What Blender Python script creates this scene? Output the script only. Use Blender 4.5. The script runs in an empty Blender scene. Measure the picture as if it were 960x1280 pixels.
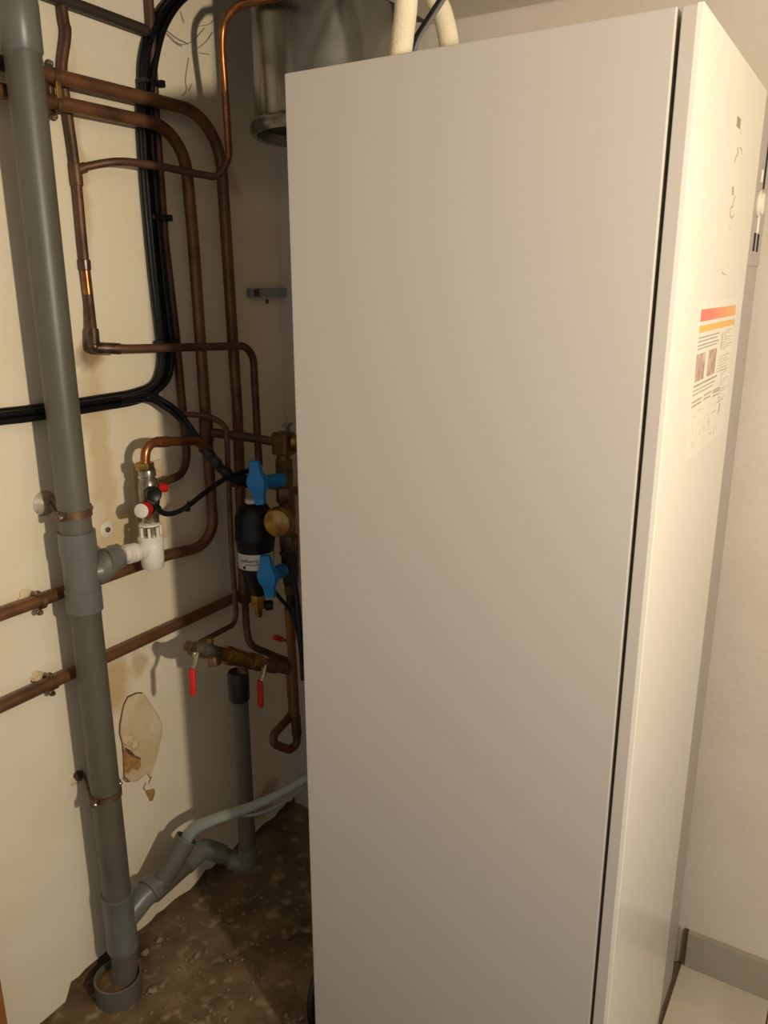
import bpy, bmesh, math, random
from mathutils import Vector, Matrix, noise
random.seed(7)
V = Vector
scene = bpy.context.scene
COL = scene.collection

# ------------------------------------------------------------ camera, light
F_PX = 1000.7
CAM = V((0, 0, 1.6))
YAW, PITCH, ROLL = 1.01458, -0.27736, -0.00214
FW = V((math.sin(YAW)*math.cos(PITCH), math.cos(YAW)*math.cos(PITCH), math.sin(PITCH)))
RT0 = V((math.cos(YAW), -math.sin(YAW), 0)); UP0 = RT0.cross(FW)
RT = RT0*math.cos(ROLL) + UP0*math.sin(ROLL); UP = UP0*math.cos(ROLL) - RT0*math.sin(ROLL)
cd = bpy.data.cameras.new('camera'); cam = bpy.data.objects.new('camera', cd); COL.objects.link(cam)
m3 = Matrix((RT, UP, -FW)).transposed()
cam.matrix_world = Matrix.Translation(CAM) @ m3.to_4x4()
cd.sensor_width = 36; cd.lens = 36*F_PX/1280; cd.clip_start = 0.02
scene.camera = cam

w = bpy.data.worlds.new('world'); scene.world = w; w.use_nodes = True
w.node_tree.nodes['Background'].inputs[0].default_value = (0.78, 0.85, 1.0, 1)
w.node_tree.nodes['Background'].inputs[1].default_value = 0.37

# bulkhead lamp on the wall behind the photographer, facing the pipes
ld = bpy.data.lights.new('wall_lamp_offscreen', 'AREA'); ld.shape = 'DISK'; ld.size = .07
ld.energy = 28; ld.color = (1.0, 0.86, 0.67)
lo = bpy.data.objects.new('wall_lamp_offscreen', ld); COL.objects.link(lo); lo.location = (0.31, -0.80, 1.69)
lo.rotation_euler = V((.30, .90, .14)).to_track_quat('-Z', 'Y').to_euler()

vs = scene.view_settings
vs.view_transform = 'Standard'; vs.look = 'None'; vs.gamma = 1; vs.use_curve_mapping = False; vs.exposure = 0.0

# ------------------------------------------------------------ helpers
WY = 1.405            # face of the pipe wall
XR = 1.734            # face of the right wall
CEIL = 2.145
HIGH = 2.42          # slab above the pipes, where the dropped ceiling stops
YC = .95
def ray(px, py): return FW + RT*((px-480)/F_PX) - UP*((py-640)/F_PX)
def at(px, py, Y):
    d = ray(px, py); return CAM + d*((Y-CAM.y)/d.y)
def atx(px, py, X):
    d = ray(px, py); return CAM + d*((X-CAM.x)/d.x)
def path(*pts): return [at(*p) for p in pts]

def srgb(r, g, b):
    f = lambda c: (c/255/12.92) if c/255 <= .04045 else ((c/255+.055)/1.055)**2.4
    return (f(r), f(g), f(b), 1)

def basis(axis):
    a = V(axis).normalized()
    h = V((0, 0, 1)) if abs(a.z) < .9 else V((1, 0, 0))
    x = h.cross(a).normalized(); y = a.cross(x)
    return x, y, a

def spline(pts, n=8):
    P = [pts[0]*2-pts[1]] + list(pts) + [pts[-1]*2-pts[-2]]
    out = []
    for i in range(1, len(P)-2):
        p0, p1, p2, p3 = P[i-1], P[i], P[i+1], P[i+2]
        for k in range(n):
            t = k/n
            out.append(0.5*((2*p1)+(p2-p0)*t+(2*p0-5*p1+4*p2-p3)*t*t+(3*p1-p0-3*p2+p3)*t**3))
    out.append(V(pts[-1])); return out

def fillet(pts, R, n=8):
    """polyline with rounded corners; R one value or a list for the inner points"""
    out = [V(pts[0])]
    for i in range(1, len(pts)-1):
        p, a, b = pts[i], pts[i-1], pts[i+1]
        r = R[i-1] if isinstance(R, (list, tuple)) else R
        u = (a-p); v = (b-p); lu, lv = u.length, v.length; u /= lu; v /= lv
        ang = u.angle(v)
        if ang > math.pi-.02 or r <= 0: out.append(V(p)); continue
        d = min(r/math.tan(ang/2), lu*.48, lv*.48); rr = d*math.tan(ang/2)
        c = p + (u+v).normalized()*(rr/math.sin(ang/2))
        s, e = p+u*d-c, p+v*d-c
        th = s.angle(e)
        for k in range(n+1):
            t = k/n
            out.append(c + (s*math.sin((1-t)*th)+e*math.sin(t*th))/math.sin(th))
    out.append(V(pts[-1])); return out

class B:
    """collects shapes into one bmesh"""
    def __init__(s): s.bm = bmesh.new(); s.hard = False
    def tube(s, pts, r, seg=14, cap=True, flat=None):
        n = len(pts); rings = []
        t0 = (pts[1]-pts[0]).normalized(); x, y, _ = basis(t0)
        for i, p in enumerate(pts):
            t = (pts[min(i+1, n-1)]-pts[max(i-1, 0)]).normalized()
            q = t0.rotation_difference(t); x = q @ x; y = q @ y; t0 = t
            rr = r[i] if isinstance(r, (list, tuple)) else r
            ring = []
            for k in range(seg):
                a = 2*math.pi*k/seg
                ring.append(s.bm.verts.new(p + x*math.cos(a)*rr + y*math.sin(a)*rr*(flat or 1)))
            rings.append(ring)
        for a, b in zip(rings, rings[1:]):
            for k in range(seg): s.bm.faces.new((a[k], a[(k+1) % seg], b[(k+1) % seg], b[k]))
        if cap:
            s.bm.faces.new(rings[0][::-1]); s.bm.faces.new(rings[-1])
        return s
    def lathe(s, prof, o, axis, seg=20, rot=0.0, cap=True):
        x, y, a = basis(axis); rings = []
        for r, h in prof:
            rings.append([s.bm.verts.new(V(o)+a*h+(x*math.cos(rot+2*math.pi*k/seg)+y*math.sin(rot+2*math.pi*k/seg))*max(r, 1e-4)) for k in range(seg)])
        for p, q in zip(rings, rings[1:]):
            for k in range(seg): s.bm.faces.new((p[k], p[(k+1) % seg], q[(k+1) % seg], q[k]))
        if cap: s.bm.faces.new(rings[0][::-1]); s.bm.faces.new(rings[-1])
        return s
    def box(s, c, size, ax=None, bev=0.0, seg=2):
        s.hard = True; t = bmesh.new(); bmesh.ops.create_cube(t, size=1)
        for v in t.verts: v.co = V((v.co.x*size[0], v.co.y*size[1], v.co.z*size[2]))
        if bev: bmesh.ops.bevel(t, geom=list(t.edges), offset=bev, segments=seg, profile=.5, affect='EDGES')
        M = Matrix.Identity(3) if ax is None else Matrix(ax).transposed()
        mp = {v: s.bm.verts.new(M @ v.co + V(c)) for v in t.verts}
        for f in t.faces: s.bm.faces.new([mp[v] for v in f.verts])
        t.free(); return s
    def ball(s, c, r, sc=(1, 1, 1), sub=2, rough=0):
        t = bmesh.new(); bmesh.ops.create_icosphere(t, subdivisions=sub, radius=1)
        mp = {}
        for v in t.verts:
            k = 1 + rough*noise.noise(v.co*1.7+V(c)*50)
            mp[v] = s.bm.verts.new(V((v.co.x*sc[0], v.co.y*sc[1], v.co.z*sc[2]))*r*k+V(c))
        for f in t.faces: s.bm.faces.new([mp[v] for v in f.verts])
        t.free(); return s
    def prism(s, poly, n, th):
        """polygon of 3-D points pushed out along n by th"""
        n = V(n).normalized()*th
        a = [s.bm.verts.new(p) for p in poly]; b = [s.bm.verts.new(V(p)+n) for p in poly]
        k = len(poly)
        s.bm.faces.new(b); s.bm.faces.new(a[::-1])
        for i in range(k): s.bm.faces.new((a[i], a[(i+1) % k], b[(i+1) % k], b[i]))
        return s
    def build(s, name, mat, parent=None, ang=38):
        bmesh.ops.recalc_face_normals(s.bm, faces=s.bm.faces)
        me = bpy.data.meshes.new(name); s.bm.to_mesh(me); s.bm.free()
        for p in me.polygons: p.use_smooth = True
        me.set_sharp_from_angle(angle=math.radians(18 if s.hard else ang))
        me.materials.append(mat)
        o = bpy.data.objects.new(name, me); COL.objects.link(o)
        if parent is not None:
            o.parent = parent
            o.matrix_parent_inverse = parent.matrix_basis.inverted()
        return o

def tag(o, label=None, cat=None, group=None, kind=None):
    if label: o['label'] = label
    if cat: o['category'] = cat
    if group: o['group'] = group
    if kind: o['kind'] = kind
    return o
def thing(name, loc, label, cat, group=None):
    o = bpy.data.objects.new(name, None); COL.objects.link(o); o.location = loc
    o.empty_display_size = .05
    return tag(o, label, cat, group)

# ------------------------------------------------------------ materials
def mat(name, col, rough=.5, metal=0.0, coat=0.0, bump=0.0, bscale=60, vary=None, vscale=8, spec=.5, rvary=0.0):
    m = bpy.data.materials.new(name); m.use_nodes = True
    nt = m.node_tree; N = nt.nodes; L = nt.links; p = N['Principled BSDF']
    p.inputs['Base Color'].default_value = col; p.inputs['Roughness'].default_value = rough
    p.inputs['Metallic'].default_value = metal; p.inputs['Coat Weight'].default_value = coat
    p.inputs['Specular IOR Level'].default_value = spec
    tc = N.new('ShaderNodeTexCoord')
    if vary:
        nz = N.new('ShaderNodeTexNoise'); nz.inputs['Scale'].default_value = vscale; nz.inputs['Detail'].default_value = 5
        L.new(tc.outputs['Object'], nz.inputs['Vector'])
        rp = N.new('ShaderNodeValToRGB'); rp.color_ramp.elements[0].position = .35; rp.color_ramp.elements[1].position = .68
        rp.color_ramp.elements[0].color = col; rp.color_ramp.elements[1].color = vary
        L.new(nz.outputs['Fac'], rp.inputs['Fac']); L.new(rp.outputs['Color'], p.inputs['Base Color'])
        if rvary:
            mr = N.new('ShaderNodeMapRange'); mr.inputs['To Min'].default_value = rough-rvary; mr.inputs['To Max'].default_value = rough+rvary
            L.new(nz.outputs['Fac'], mr.inputs['Value']); L.new(mr.outputs['Result'], p.inputs['Roughness'])
    if bump:
        bz = N.new('ShaderNodeTexNoise'); bz.inputs['Scale'].default_value = bscale; bz.inputs['Detail'].default_value = 4
        L.new(tc.outputs['Object'], bz.inputs['Vector'])
        bp = N.new('ShaderNodeBump'); bp.inputs['Strength'].default_value = bump; bp.inputs['Distance'].default_value = .004
        L.new(bz.outputs['Fac'], bp.inputs['Height']); L.new(bp.outputs['Normal'], p.inputs['Normal'])
    return m

copper = mat('aged_copper', srgb(134, 92, 58), .42, .4, vary=srgb(88, 62, 44), vscale=14, rvary=.1)
copper_dark = mat('dull_copper', srgb(108, 76, 52), .5, .4, vary=srgb(74, 54, 40), vscale=14, rvary=.1)
copper_bright = mat('bright_copper', srgb(172, 112, 66), .3, .8, vary=srgb(122, 78, 46), vscale=25, rvary=.1)
solder = mat('solder_joint', srgb(110, 96, 84), .35, .8, vary=srgb(82, 58, 42), vscale=60)
brass = mat('brass', srgb(176, 140, 78), .32, .9, vary=srgb(128, 98, 52), vscale=40, rvary=.1)
brass_dull = mat('dull_brass', srgb(140, 112, 76), .45, .75, vary=srgb(104, 82, 56), vscale=30)
steel = mat('zinc_steel', srgb(180, 172, 158), .3, .9, vary=srgb(130, 122, 108), vscale=60)
rust = mat('rusty_steel', srgb(120, 100, 78), .6, .5, vary=srgb(70, 48, 32), vscale=80)
galv = mat('galvanised_sheet', srgb(150, 148, 140), .27, .85, vary=srgb(112, 112, 106), vscale=6, rvary=.12)
pvc = mat('grey_pvc', srgb(100, 97, 84), .42, vary=srgb(86, 83, 70), vscale=5)
pvc_fit = mat('grey_pvc_fitting', srgb(108, 110, 102), .36, vary=srgb(96, 98, 90), vscale=7)
white_pl = mat('white_plastic', srgb(228, 222, 206), .4)
blackrub = mat('black_rubber', srgb(22, 22, 24), .45)
blackcab = mat('black_cable_sheath', srgb(14, 15, 17), .38, spec=.35)
black_pl = mat('black_plastic', srgb(18, 19, 20), .4, spec=.4)
red_pl = mat('red_plastic', srgb(205, 38, 26), .4)
blue_pl = mat('blue_plastic', srgb(24, 132, 206), .4)
side_m = mat('grey_lacquered_steel', srgb(184, 178, 170), .4)
front_m = mat('white_gloss_panel', srgb(226, 221, 208), .14)
strip_m = mat('grey_strip_lacquer', srgb(168, 160, 150), .4)
dark_m = mat('black_print', srgb(28, 26, 24), .8)
print_dk = mat('print_dark_grey', srgb(160, 152, 130), .5)
print_md = mat('print_pale_grey', srgb(194, 184, 158), .5)
paper = mat('label_film', srgb(230, 225, 211), .2)
tape = mat('insulation_sleeve', srgb(226, 214, 186), .75, bump=.3, bscale=250)
hosegrey = mat('grey_hose', srgb(140, 146, 138), .5)
conduit_m = mat('dark_conduit', srgb(62, 52, 42), .5, vary=srgb(46, 38, 30))
shelf_m = mat('painted_bracket', srgb(150, 156, 158), .5, vary=srgb(120, 126, 126), vscale=40)
wood = mat('orange_wood', srgb(160, 104, 54), .5, vary=srgb(138, 84, 42), vscale=12)
board = mat('skirting_paint', srgb(168, 160, 142), .45, vary=srgb(158, 150, 132))
tile_m = mat('white_floor_tile', srgb(208, 199, 180), .3, vary=srgb(196, 185, 164), vscale=6)
grout = mat('dirty_grout', srgb(96, 84, 66), .9)
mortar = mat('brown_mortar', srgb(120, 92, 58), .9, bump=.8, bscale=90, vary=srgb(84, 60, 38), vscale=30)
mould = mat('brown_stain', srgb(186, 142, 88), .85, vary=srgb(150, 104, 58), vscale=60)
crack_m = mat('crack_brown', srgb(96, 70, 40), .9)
patch_m = mat('patch_plaster', srgb(224, 206, 170), .85, bump=.4, bscale=50, vary=srgb(206, 182, 140), vscale=14)
ceil_m = mat('ceiling_board', srgb(222, 214, 196), .8, vary=srgb(212, 202, 182), vscale=6)
wallr_m = mat('right_wall_paint', srgb(222, 211, 196), .7, bump=.25, bscale=70, vary=srgb(214, 202, 184), vscale=4)
web_m = mat('cobweb_grey', srgb(164, 148, 116), .9)
stone_m = mat('rubble_stone', srgb(156, 140, 112), .9, vary=srgb(120, 100, 74), vscale=60)

def ramp(N, a, b, ca=(0, 0, 0, 1), cb=(1, 1, 1, 1)):
    r = N.new('ShaderNodeValToRGB'); e = r.color_ramp.elements
    e[0].position = a; e[1].position = b; e[0].color = ca; e[1].color = cb; return r

def wall_material():
    """cream plaster with damp stains and the soot of a soldering torch, placed where the wall has them"""
    m = mat('cream_plaster', srgb(238, 228, 203), .8, bump=.3, bscale=45, vary=srgb(231, 217, 186), vscale=3)
    nt = m.node_tree; N = nt.nodes; L = nt.links; p = N['Principled BSDF']
    base = p.inputs['Base Color'].links[0].from_socket
    geo = N.new('ShaderNodeNewGeometry')
    nz = N.new('ShaderNodeTexNoise'); nz.inputs['Scale'].default_value = 9; nz.inputs['Detail'].default_value = 6
    L.new(geo.outputs['Position'], nz.inputs['Vector'])
    cur = base
    stains = [  # centre pixel, half sizes (m), colour, amount, noise warp
        ((108, 445), .035, .045, srgb(120, 74, 32), .85, .05),
        ((98, 200), .02, .22, srgb(196, 160, 104), .5, .05),
        ((122, 560), .045, .26, srgb(206, 178, 122), .6, .06),
        ((150, 860), .05, .09, srgb(196, 158, 96), .7, .06),
        ((175, 830), .03, .05, srgb(190, 150, 90), .6, .05),
        ((150, 660), .09, .05, srgb(206, 180, 130), .6, .06),
        ((292, 235), .04, .05, srgb(190, 165, 120), .5, .05),
        ((330, 1000), .06, .05, srgb(170, 120, 70), .6, .06),
        ((60, 860), .012, .016, srgb(120, 84, 50), .8, .02),
    ]
    for (px, py), hx, hz, c, amt, wp in stains:
        q = at(px, py, WY)
        sub = N.new('ShaderNodeVectorMath'); sub.operation = 'SUBTRACT'; sub.inputs[1].default_value = q
        L.new(geo.outputs['Position'], sub.inputs[0])
        wv = N.new('ShaderNodeVectorMath'); wv.operation = 'MULTIPLY_ADD'
        L.new(nz.outputs['Color'], wv.inputs[0]); wv.inputs[1].default_value = (wp*2,)*3; L.new(sub.outputs[0], wv.inputs[2])
        of = N.new('ShaderNodeVectorMath'); of.operation = 'SUBTRACT'; of.inputs[1].default_value = (wp,)*3; L.new(wv.outputs[0], of.inputs[0])
        dv = N.new('ShaderNodeVectorMath'); dv.operation = 'MULTIPLY'; dv.inputs[1].default_value = (1/hx, 0, 1/hz); L.new(of.outputs[0], dv.inputs[0])
        ln = N.new('ShaderNodeVectorMath'); ln.operation = 'LENGTH'; L.new(dv.outputs[0], ln.inputs[0])
        rp = ramp(N, .45, 1.0, (amt,)*3+(1,), (0, 0, 0, 1)); L.new(ln.outputs['Value'], rp.inputs['Fac'])
        mx = N.new('ShaderNodeMix'); mx.data_type = 'RGBA'
        L.new(rp.outputs['Color'], mx.inputs['Factor']); L.new(cur, mx.inputs['A']); mx.inputs['B'].default_value = c
        cur = mx.outputs['Result']
    L.new(cur, p.inputs['Base Color'])
    return m
plaster = wall_material()

def floor_material():
    m = mat('damp_concrete', srgb(136, 114, 82), .8, bump=.9, bscale=55, vary=srgb(82, 62, 40), vscale=7)
    nt = m.node_tree; N = nt.nodes; L = nt.links; p = N['Principled BSDF']
    base = p.inputs['Base Color'].links[0].from_socket
    tc = N.new('ShaderNodeTexCoord'); nz = N.new('ShaderNodeTexNoise'); nz.inputs['Scale'].default_value = 26; nz.inputs['Detail'].default_value = 8
    L.new(tc.outputs['Object'], nz.inputs['Vector'])
    rp = ramp(N, .55, .7, (0, 0, 0, 1), (.7, .7, .7, 1)); L.new(nz.outputs['Fac'], rp.inputs['Fac'])
    mx = N.new('ShaderNodeMix'); mx.data_type = 'RGBA'; mx.inputs['B'].default_value = srgb(176, 158, 124)
    L.new(rp.outputs['Color'], mx.inputs['Factor']); L.new(base, mx.inputs['A']); L.new(mx.outputs['Result'], p.inputs['Base Color'])
    return m
concrete = floor_material()

def bar_material():
    m = mat('label_red_to_orange', srgb(224, 110, 92), .4)
    N = m.node_tree.nodes; L = m.node_tree.links
    tc = N.new('ShaderNodeTexCoord'); sp = N.new('ShaderNodeSeparateXYZ'); L.new(tc.outputs['Generated'], sp.inputs[0])
    rp = ramp(N, .25, .95, srgb(226, 112, 96), srgb(226, 172, 96)); L.new(sp.outputs['X'], rp.inputs['Fac'])
    L.new(rp.outputs['Color'], N['Principled BSDF'].inputs['Base Color']); return m
bar_m = bar_material()
yellow_m = mat('label_yellow', srgb(226, 176, 84), .4)
photo_m = mat('label_photo', srgb(206, 178, 160), .4, vary=srgb(146, 118, 104), vscale=60)

# ------------------------------------------------------------ room
# plaster coat of the pipe wall with a broken lower edge, over brown masonry
b = B()
xs = [-1.2 + i*.02 for i in range(int((XR+.02+1.2)/.02)+1)]
def low_edge(x):
    k = .5+.5*noise.noise(V((x*14, 3, 1))); j = noise.noise(V((x*55, 9, 2)))
    if x < .88: return .002+.006*k
    if x < 1.06: return .03+.03*k+.01*j
    return .012+.035*k+.008*j
cols = []
for x in xs:
    z0 = max(.001, low_edge(x))
    cols.append([b.bm.verts.new((x, WY, z)) for z in (z0, z0+.012, .4, 1.0, 1.6, HIGH)] + [b.bm.verts.new((x, WY+.02, z0))])
for p, q in zip(cols, cols[1:]):
    for k in range(5): b.bm.faces.new((p[k], q[k], q[k+1], p[k+1]))
    b.bm.faces.new((p[6], q[6], q[0], p[0]))
wall = tag(b.build('wall_back', plaster), kind='structure')
B().box(((XR-1.2)/2+.05, WY+.043, HIGH/2-.03), (XR+1.3, .06, HIGH+.06)).build('masonry', mortar, wall)
# right wall
b = B().box((XR+.05, (WY-2.2)/2+.01, HIGH/2-.03), (.1, WY+2.24, HIGH+.06))
wr = tag(b.build('wall_right', wallr_m), kind='structure')
# ceiling with its boards
b = B().box(((XR-1.2)/2+.05, (YC-2.2)/2, CEIL+.05), (XR+1.3, YC+2.2, .06)).box(((XR-1.2)/2+.05, (WY+.07-2.2)/2, HIGH+.03), (XR+1.3, WY+.07+2.2, .06))
ce = tag(b.build('ceiling', ceil_m), kind='structure')
bx = B().box((0, 0, 0), (.597, .397, .018), bev=.002).build('ceiling_board', ceil_m, ce); k = 0
for i in range(5):
    for j in range(8):
        x = XR-.004-.298-i*.6; y = YC-.198-j*.4+(.0 if i % 2 else .0)
        o = bx if k == 0 else bx.copy()
        if k: COL.objects.link(o)
        o.parent = ce; o.location = (x, y, CEIL+.009); k += 1
# concrete floor, uneven
b = B(); nx, ny = 150, 84; G = []
X0, X1, Y0, Y1 = -1.2, XR, .225, WY+.015
for j in range(ny+1):
    row = []
    for i in range(nx+1):
        x = X0+(X1-X0)*i/nx; y = Y0+(Y1-Y0)*j/ny
        z = -.004 + .005*noise.noise(V((x*9, y*9, 0))) + .003*noise.noise(V((x*30, y*30, 4)))
        d = math.hypot(x-.90, (y-1.17)*1.25)
        z += .014*max(0, 1-d/.17)
        row.append(b.bm.verts.new((x, y, z)))
    G.append(row)
for j in range(ny):
    for i in range(nx): b.bm.faces.new((G[j][i], G[j][i+1], G[j+1][i+1], G[j+1][i]))
floor = tag(b.build('floor', concrete), kind='structure')
B().box(((XR-1.2)/2, (-2.2+.225)/2, -.012), (XR+1.2, 2.46, .016)).build('tile_bed', grout, floor)
tl = B().box((0, 0, 0), (.296, .296, .012), bev=.0015).build('tile', tile_m, floor); k = 0
for i in range(-8, 2):
    for j in range(7):
        x0, x1 = 1.505+.3*i, min(1.505+.3*(i+1), XR-.004); y1, y0 = .02-.3*j+.0, .02-.3*(j+1)
        if j == 0: pass
        o = tl if k == 0 else tl.copy()
        if k: COL.objects.link(o)
        k += 1; o.parent = floor; o.location = ((x0+x1)/2, (y0+y1)/2, -.006+.0)
        o.scale = ((x1-x0)/.3, 1, 1)
for i in range(-8, 2):
    x0, x1 = 1.505+.3*i, min(1.505+.3*(i+1), XR-.004)
    o = tl.copy(); COL.objects.link(o); o.parent = floor; o.location = ((x0+x1)/2, .02+.1, -.006); o.scale = ((x1-x0)/.3, .2/.3, 1)
# rubble on the concrete: crumbs nobody could count
b = B()
for i in range(150):
    px, py = random.uniform(175, 385), random.uniform(1120, 1278)
    d = ray(px, py); q = CAM + d*(-CAM.z/d.z)
    if q.y > WY-.02: continue
    r = random.choice([.002, .0025, .003, .004, .006])
    b.ball(q+V((0, 0, r*.3)), r, (1, random.uniform(.6, 1.2), .6), 1, .5)
tag(b.build('rubble', stone_m, floor), kind='stuff')
for px, py, r in ((192, 1238, .012), (246, 1196, .009), (258, 1190, .008), (200, 1176, .009), (240, 1202, .007), (182, 1192, .011)):
    d = ray(px, py); q = CAM + d*(-CAM.z/d.z)
    B().ball(q+V((0, 0, r*.3)), r, (1, .8, .6), 2, .5).build('stone', stone_m, floor)
# skirting of the right wall
b = B().box((XR-.006, (.212-2.2)/2, .0485), (.014, 2.412, .1), bev=.0015)
bb_ = tag(b.build('baseboard_right', board), kind='structure')
B().box((XR-.005, .216, .05), (.012, .010, .098)).build('dirty_joint', crack_m, bb_)
B().box((XR-.004, .5, .05), (.010, .54, .1)).build('board_run', board, bb_)
# wooden board standing against the wall at the lower left
jx = at(4, 1240, 1.345).x
b = B().box((jx-.09, 1.372, .34), (.18, .054, .68), bev=.004)
tag(b.build('wooden_board', wood), 'orange-brown wooden board standing upright against the wall beside the grey stack', 'board')

# loose plaster patch with a crack around it, stuck to the wall
def poly_on(pxs, Y): return [at(x, y, Y) for x, y in pxs]
sc = lambda pts: [(130+x/7.11, 840+y/7.11) for x, y in pts]
out = sc([(280, 178), (330, 178), (385, 240), (430, 320), (480, 395), (508, 470), (510, 540), (495, 620), (470, 720), (440, 840), (415, 890), (400, 940), (370, 900), (300, 960), (210, 975), (165, 930), (160, 760), (150, 640), (125, 540), (128, 460), (145, 370), (165, 280), (200, 215)])
cx = sum(p[0] for p in out)/len(out); cy = sum(p[1] for p in out)/len(out)
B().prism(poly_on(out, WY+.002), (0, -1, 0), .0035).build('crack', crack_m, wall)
inn = [(cx+(x-cx)*.955, cy+(y-cy)*.978) for x, y in out]
B().prism(poly_on(inn, WY+.002), (0, -1, 0), .0065).build('loose_plaster', patch_m, wall)
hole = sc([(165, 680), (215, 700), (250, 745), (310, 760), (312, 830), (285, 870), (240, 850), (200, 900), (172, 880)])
B().prism(poly_on(hole, WY), (0, -1, 0), .006).build('plaster_hole_and_shadow', mould, wall)
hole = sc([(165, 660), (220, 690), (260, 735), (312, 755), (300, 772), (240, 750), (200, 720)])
B().prism(poly_on(hole, WY), (0, -1, 0), .0075).build('plaster_hole_and_shadow', mortar, wall)  # mortar-brown strip painted in for the shadow line in the hole
b = B(); b.ball(at(161, 925, WY-.006), .014, (1, .6, 1.1), 3, .5); b.ball(at(168, 930, WY-.006), .012, (.9, .6, 1.3), 3, .5)
b.build('plaster_lump', patch_m, wall)
chip = sc([(358, 1055), (400, 1040), (440, 1032), (446, 1080), (425, 1140), (400, 1145), (375, 1095)])
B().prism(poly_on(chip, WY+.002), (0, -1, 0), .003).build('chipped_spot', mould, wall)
b = B()
for pts in ([(410, 890), (400, 920), (420, 935), (405, 965), (400, 990)], [(370, 985), (350, 1030), (365, 1050)], [(165, 940), (195, 975), (235, 970)]):
    b.tube(poly_on(sc(pts), WY-.0005), .0014, 6)
b.build('crack', crack_m, wall)
# patch of newer plaster behind the safety valve
b = B().box(at(187, 628, WY-.001), (.092, .010, .19), bev=.004)
b.build('plaster_pad', patch_m, wall)
# cobweb strands in the upper corner
b = B()
for pts in ([(207, 37), (222, 48), (236, 55)], [(210, 43), (225, 55), (240, 52), (256, 35)], [(247, 33), (262, 30), (270, 22)], [(248, 60), (258, 52), (266, 40)],
            [(236, 72), (232, 100), (234, 112), (228, 120)], [(240, 105), (236, 114)], [(226, 14), (230, 28)], [(205, 37), (218, 52), (228, 58)], [(250, 66), (262, 68)]):
    b.tube(spline([at(x, y, WY-.003-.004*random.random()) for x, y in pts], 5), .0008, 5)
tag(b.build('cobweb', web_m), 'dusty cobweb strands on the plaster beside the black cable bend', 'cobweb', kind='stuff')

# ------------------------------------------------------------ boiler cabinet
BX0, BX1, BF, BB, BT = 1.016, 1.665, .224, .80, 1.893
boil = thing('boiler_cabinet', (1.34, .5, 0), 'tall pale grey boiler cabinet with glossy white front panel', 'boiler')
b = B().box(((BX0+BX1)/2, (.2515+BB)/2, BT/2+.004), (BX1-BX0, BB-.2515, BT-.008), bev=.002); b.build('casing', side_m, boil)
B().box(((BX0+BX1)/2, .249, BT/2), (BX1-BX0-.07, .009, BT-.07)).build('door_gap', side_m, boil)
B().box(((BX0+1.662)/2, (.229+.2465)/2, BT/2+.003), (1.662-BX0, .0175, BT-.008), bev=.0012).build('door_frame', side_m, boil)
B().box((1.588, .2285, BT/2), (.148, .002, BT-.012)).build('front_strip', strip_m, boil)
fp = B().box(((BX0+1.511)/2, .227, BT/2+.004), (1.511-BX0, .0075, BT-.008), bev=.001).build('front_panel', front_m, boil)
cp = B().box((1.588, .2275, 1.76), (.142, .005, .262), bev=.001).build('control_panel', strip_m, boil)
for x, y in ((1.06, .31), (1.06, .75), (1.61, .31), (1.61, .75)):
    B().lathe([(.02, 0), (.022, .004), (.012, .006), (.012, .014)], (x, y, -.004), (0, 0, 1)).build('foot', blackrub, boil)
# knob, buttons and slots on the control strip
q = at(949, 255, .224)
kn = B().lathe([(.021, 0), (.0215, .003), (.018, .004), (.0175, .008), (.016, .009)], (q.x, .2255, q.z), (0, -1, 0), 28).build('knob', white_pl, cp)
zc = at(944, 303, .2245).z
for dx in (-.02, .02):
    B().box((1.588+dx, .2245, zc), (.009, .003, .03), bev=.001).build('slot', dark_m, cp)
B().box((1.59, .2245, at(947, 280, .2245).z), (.012, .003, .03), bev=.001).build('button', white_pl, cp)
B().box((1.57, .2245, at(950, 218, .2245).z), (.006, .003, .02), bev=.001).build('button', white_pl, cp)
B().box((1.60, .2245, at(952, 200, .2245).z+.02), (.008, .003, .12), bev=.001).build('slot', dark_m, cp)
# instruction label and logo print on the white panel
LY = .2233
def quad_on(name, pxs, th, m, parent, n=(0, -1, 0)):
    P = [atx_y(p) for p in pxs]
    x0 = (P[0].x+P[3].x)/2; x1 = (P[1].x+P[2].x)/2; z1 = (P[0].z+P[1].z)/2; z0 = (P[2].z+P[3].z)/2
    return B().box(((x0+x1)/2, LY-th/2+.0002, (z0+z1)/2), (x1-x0, th, z1-z0)).build(name, m, parent)
def atx_y(p): return at(p[0], p[1], LY)
lb = B().box(((1.163+1.455)/2, LY+.0001, (1.357+1.577)/2), (1.455-1.163, .0006, .22)).build('instruction_label', paper, fp)
LX0, LX1 = 1.17, 1.447
def lrect(name, u0, u1, z0, z1, m, th=.0004):
    x0 = LX0+(LX1-LX0)*u0; x1 = LX0+(LX1-LX0)*u1
    return B().box(((x0+x1)/2, LY-.0003-th/2, (z0+z1)/2), (x1-x0, th, abs(z1-z0))).build(name, m, lb)
lrect('colour_bar', 0, 1, 1.550, 1.566, bar_m)
lrect('colour_bar', 0, 1, 1.535, 1.5445, yellow_m)
b1, b2 = B(), B()
def lbox(bb, u0, u1, z, h):
    x0 = LX0+(LX1-LX0)*u0; x1 = LX0+(LX1-LX0)*u1
    bb.box(((x0+x1)/2, LY-.0004, z), (x1-x0, .0004, h))
for i, z in enumerate((1.528, 1.523, 1.5175, 1.513)):
    lbox(b1, 0, .56-.06*(i % 2), z, .0017)
for i in range(9): lbox(b2, .70, .98-.1*(i % 3), 1.529-i*.0036, .0013)
lbox(b2, .62, .68, 1.5145, .026)
for i in range(6): lbox(b2, .60, .95-.08*(i % 2), 1.490-i*.0045, .0014)
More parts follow.
